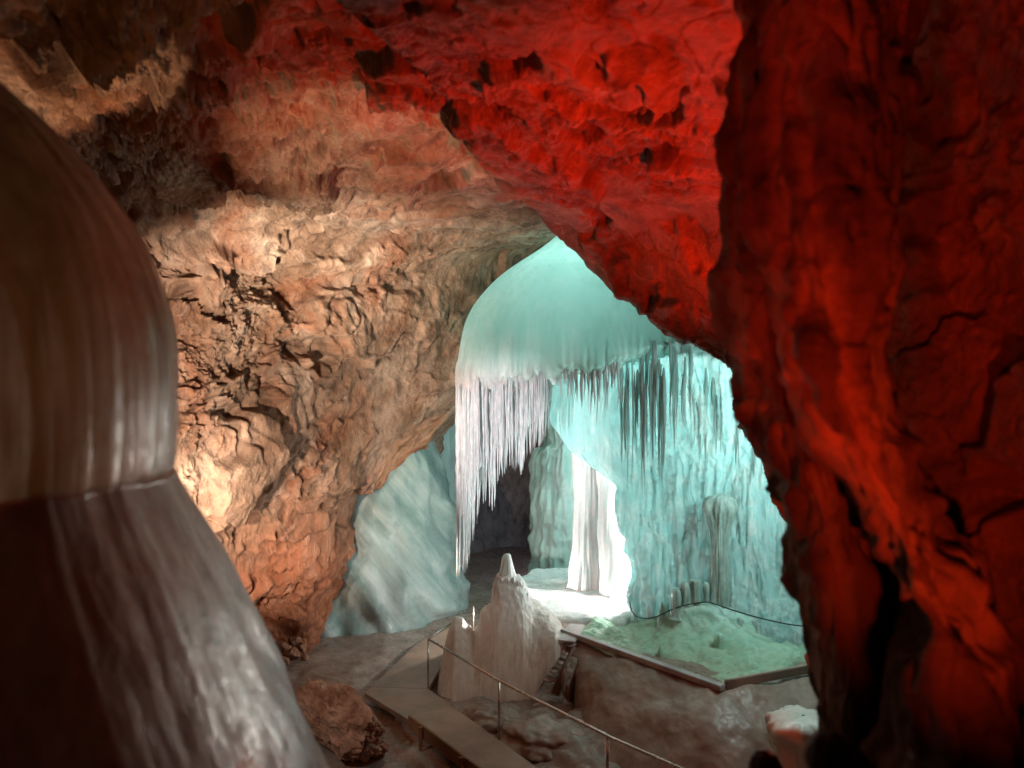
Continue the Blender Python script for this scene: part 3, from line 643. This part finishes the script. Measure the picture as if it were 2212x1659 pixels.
c = Vector(P(1236, 1470, 15.15)); blob('ice_ridge', c, (.12, .3, .42), M['ice_bank'], 'narrow ice ridge running down the right of the steps', 'ice ridge', 3, .3, sub=5, rot=-.6)
c = Vector(PZ(1170, 1600, -6.3)); blob('ice_hump', c, (.75, .8, .34), M['ice_bank'], 'low rounded ice hump below the handrail in front of the stalagmite', 'ice hump', 9, .3)
c = Vector(PZ(1060, 1560, -6.35)); blob('ice_hump', c, (.62, .55, .3), M['ice_bank'], 'low ice hump at the foot of the stalagmite close to the first handrail post', 'ice hump', 12, .3)

# stumps and rope on the apron
def stump(px, y0, y1, w, d, lab, prof=None, seed=0, mat='stump'):
    prof = prof or [(0, 1.5), (.12, 1.1), (.4, .95), (.7, 1.0), (.88, .85), (.97, .5), (1, .05)]
    g = lathe_grid(P(px, 0, d)[0], d, [(P(0, y1 + 22 + (y0 - y1 - 22) * (t if t > 0 else 0), d)[2], w * q / F * d) for t, q in prof], 40, 1, .12, seed, .1)
    tag(grid_obj('ice_stump', g, M[mat], wrap=True), lab, 'ice stump', 'ice stumps on the green slope')
stump(1461, 1271, 1314, 12, 15.72, 'leaning grey ice stump at the left end of the tight stump cluster', seed=1)
stump(1481, 1257, 1310, 13, 15.76, 'middle grey ice stump of the tight cluster', seed=2)
stump(1501, 1250, 1313, 13, 15.74, 'tallest flat topped ice stump at the right of the cluster', [(0, 1.3), (.2, 1), (.6, 1), (.9, 1.0), (.97, .85), (1, .1)], seed=3)
stump(1526, 1257, 1310, 6.5, 15.72, 'thin brown tipped ice stump carrying the rope right of the cluster', [(0, 1.2), (.3, .8), (.6, .75), (.8, 1.05), (.95, .8), (1, .1)], seed=4)
stump(1430, 1298, 1336, 8, 15.95, 'pointed horn shaped ice stump left of the cluster', [(0, 1.9), (.3, 1.2), (.6, .8), (.85, .5), (1, .05)], seed=5)
stump(1402, 1303, 1338, 5, 16.15, 'thin glassy ice stump where the rope sags', seed=6, mat='icicle')
stump(1371, 1314, 1346, 7, 16.35, 'small pointed ice stump by the white pillar edge', [(0, 1.6), (.4, 1), (.8, .5), (1, .05)], seed=7)
stump(1428, 1394, 1420, 10, 14.7, 'low brownish ice stump lying lowest on the green slope', [(0, 1.6), (.4, 1.1), (.8, .6), (1, .1)], seed=8, mat='ice_apron')
stump(1553, 1366, 1388, 10, 14.85, 'short squared ice stump under the thin brown tipped one', seed=9, mat='ice_apron')
bm = bmesh.new(); rp = []
key = [(1360,1300,16.5),(1366,1322,16.2),(1378,1333,16.0),(1395,1336,15.95),(1418,1332,15.85),(1440,1322,15.75),(1470,1310,15.6),(1510,1302,15.6),(1534,1302,15.6),(1580,1317,15.3),(1630,1332,14.9),(1690,1346,14.8),(1740,1353,14.75),(1830,1360,14.7)]
rp = _cr(np.array([P(*q) for q in key]), np.linspace(0, len(key) - 1, 80))
add_tube(bm, rp, .013, 6); tag(bm_obj('rope', bm, M['rope'], smooth_=True), 'thin dark rope slung between the ice stumps and the rock on the right', 'rope')

# ---------------------------------------------------------------- walkway, handrail, kick board
wk = thing('walkway', 'flat brown board walkway bending past the stalagmite', 'walkway', PZ(1000, 1560, -6.2))
zw = -6.13
def deck(name, poly):
    bm = bmesh.new(); vs = [bm.verts.new((x, y, zw)) for x, y in poly]; f = bm.faces.new(vs)
    r = bmesh.ops.extrude_face_region(bm, geom=[f]); [setattr(v.co, 'z', zw - .09) for v in r['geom'] if isinstance(v, bmesh.types.BMVert)]
    return bm_obj(name, bm, M['deck'], wk)
M['deck'] = simple('wet deck boards', (.26, .17, .12), .38, 0, (1.5, 6, 6), .25, .006)
q = lambda a, b: PZ(a, b, zw)[:2]
deck('deck', [q(802, 1484), q(925, 1488), q(1076, 1597), (.95, 11.5), (1.95, 9.9), (.9, 9.2), (-.25, 11.3), q(1000, 1652), q(885, 1556), q(788, 1497)])
deck('deck', [(q(802, 1484)[0], q(802, 1484)[1] + .012), q(899, 1392), q(990, 1335), q(1030, 1350), q(975, 1400), (q(925, 1488)[0], q(925, 1488)[1] + .012)])
hr = thing('handrail', 'thin steel pipe handrail on slim posts along the walkway', 'handrail', PZ(925, 1492, zw))
zr = -5.14
rl = [PZ(984, 1341, zr), PZ(925, 1380, zr), PZ(1078, 1470, zr), PZ(1312, 1590, zr), PZ(1480, 1664, zr), (3.2, 8.9, -4.55)]
rl[4] = (2.3, 10.3, -5.14)
bm = bmesh.new(); add_tube(bm, rl[:2], .022, 10); bm_obj('rail', bm, M['metal'], hr, True)
bm = bmesh.new(); add_tube(bm, rl[1:], .024, 10); bm_obj('rail', bm, M['metal'], hr, True)
for q_ in (rl[0], rl[1], rl[2], rl[3], rl[4]):
    bm = bmesh.new(); add_tube(bm, [(q_[0], q_[1], -6.45), (q_[0], q_[1], zr - .02)], .02, 10); bm_obj('post', bm, M['metal'], hr, True)
bm = bmesh.new(); qq = P(1022, 1310, 18.5); add_tube(bm, [(qq[0], qq[1], -6.4), qq], .022, 8); tag(bm_obj('post', bm, M['metal'], smooth_=True), 'lone thin grey post standing in the dark behind the stalagmite', 'post')
bpy.data.objects[-1] if False else None
kb = thing('kick_board', 'low brown guard board along the left edge of the walkway', 'board', PZ(900, 1565, -6.2))
a, b = Vector(PZ(884, 1558, -6.0)), Vector(PZ(1012, 1655, -6.0))
bm = bmesh.new(); add_bar(bm, a, b, .045, .22, .006); bm_obj('plank', bm, M['wood_dark'], kb)
b2_ = b + (b - a).normalized() * 1.2; bm = bmesh.new(); add_bar(bm, b + (b - a).normalized() * .01, b2_, .045, .22, .006); bm_obj('plank', bm, M['wood_dark'], kb)
for u in (.28, .95):
    q_ = a.lerp(b, u) + Vector((-.06, -.04, -.08)); bm = bmesh.new(); add_box(bm, q_, (1, 0, 0), (0, 1, 0), (0, 0, 1), .03, .03, .2, .004); bm_obj('stake', bm, M['wood_dark'], kb)

# ---------------------------------------------------------------- boulder and rubble
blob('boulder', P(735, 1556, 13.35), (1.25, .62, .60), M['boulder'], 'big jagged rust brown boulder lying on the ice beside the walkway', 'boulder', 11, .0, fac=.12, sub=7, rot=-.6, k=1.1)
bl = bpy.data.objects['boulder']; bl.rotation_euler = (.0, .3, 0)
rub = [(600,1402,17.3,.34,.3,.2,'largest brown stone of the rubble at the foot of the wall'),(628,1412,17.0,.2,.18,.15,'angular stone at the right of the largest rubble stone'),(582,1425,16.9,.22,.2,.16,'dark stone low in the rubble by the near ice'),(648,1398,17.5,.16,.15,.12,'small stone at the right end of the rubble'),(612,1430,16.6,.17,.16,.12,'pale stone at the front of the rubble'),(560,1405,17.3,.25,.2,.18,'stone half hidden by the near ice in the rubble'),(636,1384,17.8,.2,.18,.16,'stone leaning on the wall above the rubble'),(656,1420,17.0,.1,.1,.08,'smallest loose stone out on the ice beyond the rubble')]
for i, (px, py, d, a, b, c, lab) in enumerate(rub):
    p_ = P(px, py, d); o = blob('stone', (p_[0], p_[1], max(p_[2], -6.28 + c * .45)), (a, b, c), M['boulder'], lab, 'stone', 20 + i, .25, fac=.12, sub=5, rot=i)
    o['group'] = 'stones in the rubble at the foot of the wall'

# ---------------------------------------------------------------- near ice on the left
nc_ = Vector((-3.0, 3.8)); dc = nc_.length; tc_ = math.atan2(nc_.x, nc_.y)
def ring(px, py):
    a = math.atan((px - CX) / F); r = dc * math.sin(a - tc_); L_ = math.sqrt(dc * dc - r * r); yy_ = L_ * math.cos(a)
    return (-(py - CY) / F * yy_, r)
up = [ring(x, y) for x, y in [(-30,165),(0,190),(60,245),(120,300),(220,412),(300,520),(345,620),(375,720),(386,800),(389,850),(388,920),(384,985),(378,1012)]]
lo = [ring(x, y) for x, y in [(376,1014),(380,1024),(395,1060),(430,1130),(470,1205),(515,1300),(560,1395),(600,1475),(640,1560),(690,1659),(760,1800),(900,2100)]]
prof = [(z, r) for z, r in reversed(lo)]
# concave ledge in between: the lower body starts well inside the upper overhang
th = np.linspace(-.25 * math.pi, 1.0 * math.pi, 300) - math.pi * .72
def body(pr, m, seed):
    t = np.linspace(0, len(pr) - 1, m); pr = _cr(np.array(pr), t)
    T, Z_ = np.meshgrid(th, pr[:, 0]); R2 = np.repeat(pr[:, 1:], len(th), 1)
    q = np.stack([np.cos(T) * 9, np.sin(T) * 9, Z_ * .35 + seed], -1).reshape(-1, 3)
    R2 = R2 + .012 * fbm(q * .6, 4, seed).reshape(T.shape)
    q = np.stack([np.cos(T) * 2, np.sin(T) * 2, Z_ * .6 + seed], -1).reshape(-1, 3)
    # keep the measured outline on the right side, swell elsewhere
    R2 = R2 * (1 + .06 * fbm(q, 3, seed + 4).reshape(T.shape) * (1 - np.exp(-((T + .2) / .5) ** 2)))
    Z_ = Z_ + .03 * fbm(np.stack([np.cos(T) * 2.5, np.sin(T) * 2.5, Z_ * .8], -1).reshape(-1, 3), 3, seed + 8).reshape(T.shape)
    return np.stack([nc_.x + R2 * np.cos(T), nc_.y + R2 * np.sin(T), Z_], -1)
near = thing('ice_column', 'huge dark smooth ice column close on the left with an overhanging bulge', 'ice column', (nc_.x, nc_.y, -3.6))
rl_, ru_ = lo[0], up[-1]
up2 = [(ru_[0] + .03, ru_[1] - .45), (ru_[0] - .005, ru_[1] - .16), (ru_[0] - .015, ru_[1] - .04)] + list(reversed(up)) + [(1.75, .25), (1.95, .02)]
grid_obj('bulge', body(up2, 200, 700), M['ice_near'], near)
lo2 = list(reversed(lo)) + [(lo[0][0] + .05, lo[0][1] - .06), (lo[0][0] + .07, lo[0][1] - .2)]
grid_obj('foot', body(lo2, 240, 720), M['ice_near'], near)

# pale ice stub, bottom right
d = 10.6; g = lathe_grid(P(1735, 0, d)[0], d, [(-6.5, .6), (-6.1, .5), (-5.6, .30), (-5.2, .27), (-4.95, .34), (-4.75, .43), (-4.62, .42), (-4.56, .26), (-4.54, .02)], 64, 1, .26, 83, .06)
tag(grid_obj('ice_stub', g, M['ice_stub'], wrap=True), 'pale broken ice stub rising at the bottom right in front of the bank', 'ice stub')

# ---------------------------------------------------------------- two visitors seen from behind, only heads in the frame
def person(px, top_y, d, h, lab, seed):
    hx, hy, hz = P(px, top_y, d); foot = hz - h
    root = thing('person', lab, 'person', (hx, hy, foot), 'visitors on the steps')
    J = {}
    def v(n, x, y, z, r): J[n] = (Vector((x, y, z)) * h, r * h)
    v('pelvis', 0, 0, .53, .085); v('belly', 0, 0, .62, .08); v('chest', 0, .0, .74, .088); v('neck0', 0, -.005, .825, .045); v('neck', 0, .003, .86, .034)
    v('jaw', 0, .012, .892, .047); v('head', 0, .008, .935, .058); v('crown', 0, .0, .962, .040)
    Ed = [('pelvis', 'belly'), ('belly', 'chest'), ('chest', 'neck0'), ('neck0', 'neck'), ('neck', 'jaw'), ('jaw', 'head'), ('head', 'crown')]
    for s, n in ((-1, 'l'), (1, 'r')):
        v(n + 'sh', .105 * s, 0, .80, .045); v(n + 'el', .135 * s, -.01, .63, .030); v(n + 'wr', .14 * s, .03, .49, .019); v(n + 'pm', .14 * s, .04, .455, .021)
        Ed += [('neck0', n + 'sh'), (n + 'sh', n + 'el'), (n + 'el', n + 'wr'), (n + 'wr', n + 'pm')]
        for k in range(4):
            v(f'{n}f{k}', (.14 + .0) * s, .028 + .009 * k, .432, .0062); v(f'{n}t{k}', .136 * s, .032 + .009 * k, .405 + .004 * abs(k - 1.5), .005)
            Ed += [(n + 'pm', f'{n}f{k}'), (f'{n}f{k}', f'{n}t{k}')]
        v(n + 'th', .128 * s, .066, .45, .0065); v(n + 'tt', .126 * s, .076, .43, .0055); Ed += [(n + 'pm', n + 'th'), (n + 'th', n + 'tt')]
        v(n + 'hip', .05 * s, 0, .49, .066); v(n + 'kn', .055 * s, .01, .28, .040); v(n + 'an', .055 * s, -.01, .045, .026); v(n + 'to', .06 * s, .085, .018, .022)
        Ed += [('pelvis', n + 'hip'), (n + 'hip', n + 'kn'), (n + 'kn', n + 'an'), (n + 'an', n + 'to')]
    names = list(J); me = bpy.data.meshes.new('body'); me.from_pydata([J[n][0] for n in names], [(names.index(a), names.index(b)) for a, b in Ed], [])
    o = bpy.data.objects.new('body', me); COL.objects.link(o); o.parent = root; me.materials.append(M['cloth'])
    md_ = o.modifiers.new('Skin', 'SKIN'); sv = me.skin_vertices[0].data
    for i, n in enumerate(names): sv[i].radius = (J[n][1], J[n][1]); sv[i].use_root = (n == 'pelvis')
    s_ = o.modifiers.new('Sub', 'SUBSURF'); s_.levels = 2; s_.render_levels = 2; md_.use_smooth_shade = True
    bm = bmesh.new(); bmesh.ops.create_icosphere(bm, subdivisions=4, radius=1)
    for x in bm.verts:
        k_ = 1 + .05 * math.sin(x.co.x * 9 + seed) * math.cos(x.co.y * 8)
        x.co = Vector((x.co.x * .058 * k_, x.co.y * .068 * k_ - .004, x.co.z * .064 * k_ + .936)) * h
        if x.co.y > .03 * h and x.co.z < .955 * h: x.co.y = .03 * h
    me = bpy.data.meshes.new('hair'); bm.to_mesh(me); bm.free()
    for p_ in me.polygons: p_.use_smooth = True
    ho = link('hair', me, M['hair'], root)
    return root
person(1796, 1582, 3.2, 1.74, 'nearer visitor seen from behind as a dark head at the bottom right', 1)
person(1653, 1622, 4.7, 1.7, 'farther visitor seen from behind as a smaller dark head left of the other', 2)

# ---------------------------------------------------------------- light
def lamp(kind, name, loc, energy, color, size=.1, aim=None, spot=None, blend=.6):
    l = bpy.data.lights.new(name, kind); l.energy = energy; l.color = color
    if kind in ('POINT', 'SPOT'): l.shadow_soft_size = size
    if kind == 'AREA': l.size = size
    if spot: l.spot_size = math.radians(spot); l.spot_blend = blend
    o = bpy.data.objects.new(name, l); COL.objects.link(o); o.location = loc
    if aim is not None: o.rotation_euler = (Vector(aim) - Vector(loc)).to_track_quat('-Z', 'Y').to_euler()
    return o
lamp('SPOT', 'warm_lamp', P(330, 1330, 11.6), 1150, (1, .80, .64), .06, P(500, 1080, 15.5), 74, .4)
lamp('SPOT', 'warm_lamp', P(235, 1180, 8.0), 4300, (1, .79, .63), .08, (-6.0, 17.8, .2), 66, .5)
lamp('SPOT', 'warm_lamp', P(250, 1150, 9.0), 5600, (1, .85, .68), .07, P(790, 480, 16.2), 46, 1.0)  # extra spot added at the warm lamp to brighten the ledge
lamp('SPOT', 'warm_lamp', P(250, 1150, 9.0), 1900, (1, .72, .5), .07, P(800, 330, 11), 44, .9)  # another added cone, lifts the brown ceiling
lamp('SPOT', 'warm_lamp', P(255, 1120, 7.6), 1100, (1, .62, .38), .05, P(70, 200, 7.6), 38, .15)  # added spot for the top left corner; hard cone edge imitates a shadow edge
lamp('SPOT', 'white_lamp', P(300, 1250, 9.5), 4200, (1, .96, .96), .06, P(1080, 960, 17.2), 30, .8)  # unseen white spot added to brighten the icicle fringe
lamp('SPOT', 'warm_lamp', P(250, 1150, 9.0), 300, (1, .86, .74), .06, P(750, 1550, 13.3), 30, .8)  # added spot to light the boulder and the floor near it
lamp('SPOT', 'red_lamp', P(1850, 1230, 7.0), 2200, (1, .026, .004), .06, P(1540, 400, 8.6), 86, .6)
lamp('SPOT', 'red_lamp', (-.2, .9, -1.2), 300, (1, .032, .005), .06, P(1840, 150, 4), 64, .9)  # unseen fill added below the frame for the near rock ribs
lamp('SPOT', 'red_lamp', (1.5, 1.6, -1.35), 210, (1, .05, .008), .06, P(2180, 700, 4.6), 78, .9)  # unseen fill added beside the frame for the right wall
lamp('POINT', 'red_lamp', P(1772, 1230, 8.2), 70, (1, .09, .015), .08)  # small light added to bring out the orange edge of the opening
lamp('POINT', 'white_lamp', P(1400, 1150, 17.7), 340, (1, .97, .93), .12)
lamp('POINT', 'white_lamp', P(1098, 1284, 18.25), 230, (1, .94, .9), .08)  # unseen fill added behind the spire mound for the white pillars
lamp('POINT', 'cyan_lamp', P(1760, 960, 13.4), 400, (.74, 1, .95), .8)
lamp('POINT', 'glow_lamp', P(1530, 800, 18.5), 680, (.64, 1, .95), .4)
lamp('POINT', 'glow_lamp', P(1270, 660, 18.3), 380, (.70, 1, .94), .4)  # added inside the dome to make its ice glow
lamp('POINT', 'back_fill', P(1270, 1150, 25.5), 120, (.85, .8, 1), .1)  # weak unseen fill added to lift the dark back rock
lamp('SPOT', 'amber_lamp', P(1045, 1385, 18.0), 900, (1, .5, .2), .1, P(880, 985, 20), 30, .5)
lamp('POINT', 'ice_fill', (-2.5, 3.7, -.1), 75, (1, .42, .13), .3)  # unseen light added inside the near ice for an amber glow
lamp('POINT', 'ice_fill', (-2.2, 3.8, -1.1), 14, (1, .18, .03), .3)  # added inside the foot of the near ice for a red glow
lamp('SPOT', 'side_fill', P(1720, 1050, 13.6), 1700, (1, .9, .80), .1, P(560, 1180, 3.6), 13, .8)  # narrow unseen fill added to brighten the edge of the near ice

w = bpy.data.worlds.new('World'); SC.world = w; w.use_nodes = True
w.node_tree.nodes['Background'].inputs[0].default_value = (.6, .5, .45, 1); w.node_tree.nodes['Background'].inputs[1].default_value = .009

cam = bpy.data.cameras.new('camera'); co = bpy.data.objects.new('camera', cam); COL.objects.link(co); SC.camera = co
co.rotation_euler = (math.radians(90), 0, 0); cam.sensor_width = 36; cam.lens = 36 * F / 2212; cam.clip_end = 300; cam.clip_start = .05
cam.dof.use_dof = True; cam.dof.focus_distance = 15.5; cam.dof.aperture_fstop = .75
SC.view_settings.view_transform = 'Standard'; SC.view_settings.look = 'None'; SC.view_settings.exposure = 0
SC.cycles.use_denoising = True; SC.cycles.max_bounces = 8; SC.cycles.sample_clamp_indirect = 8
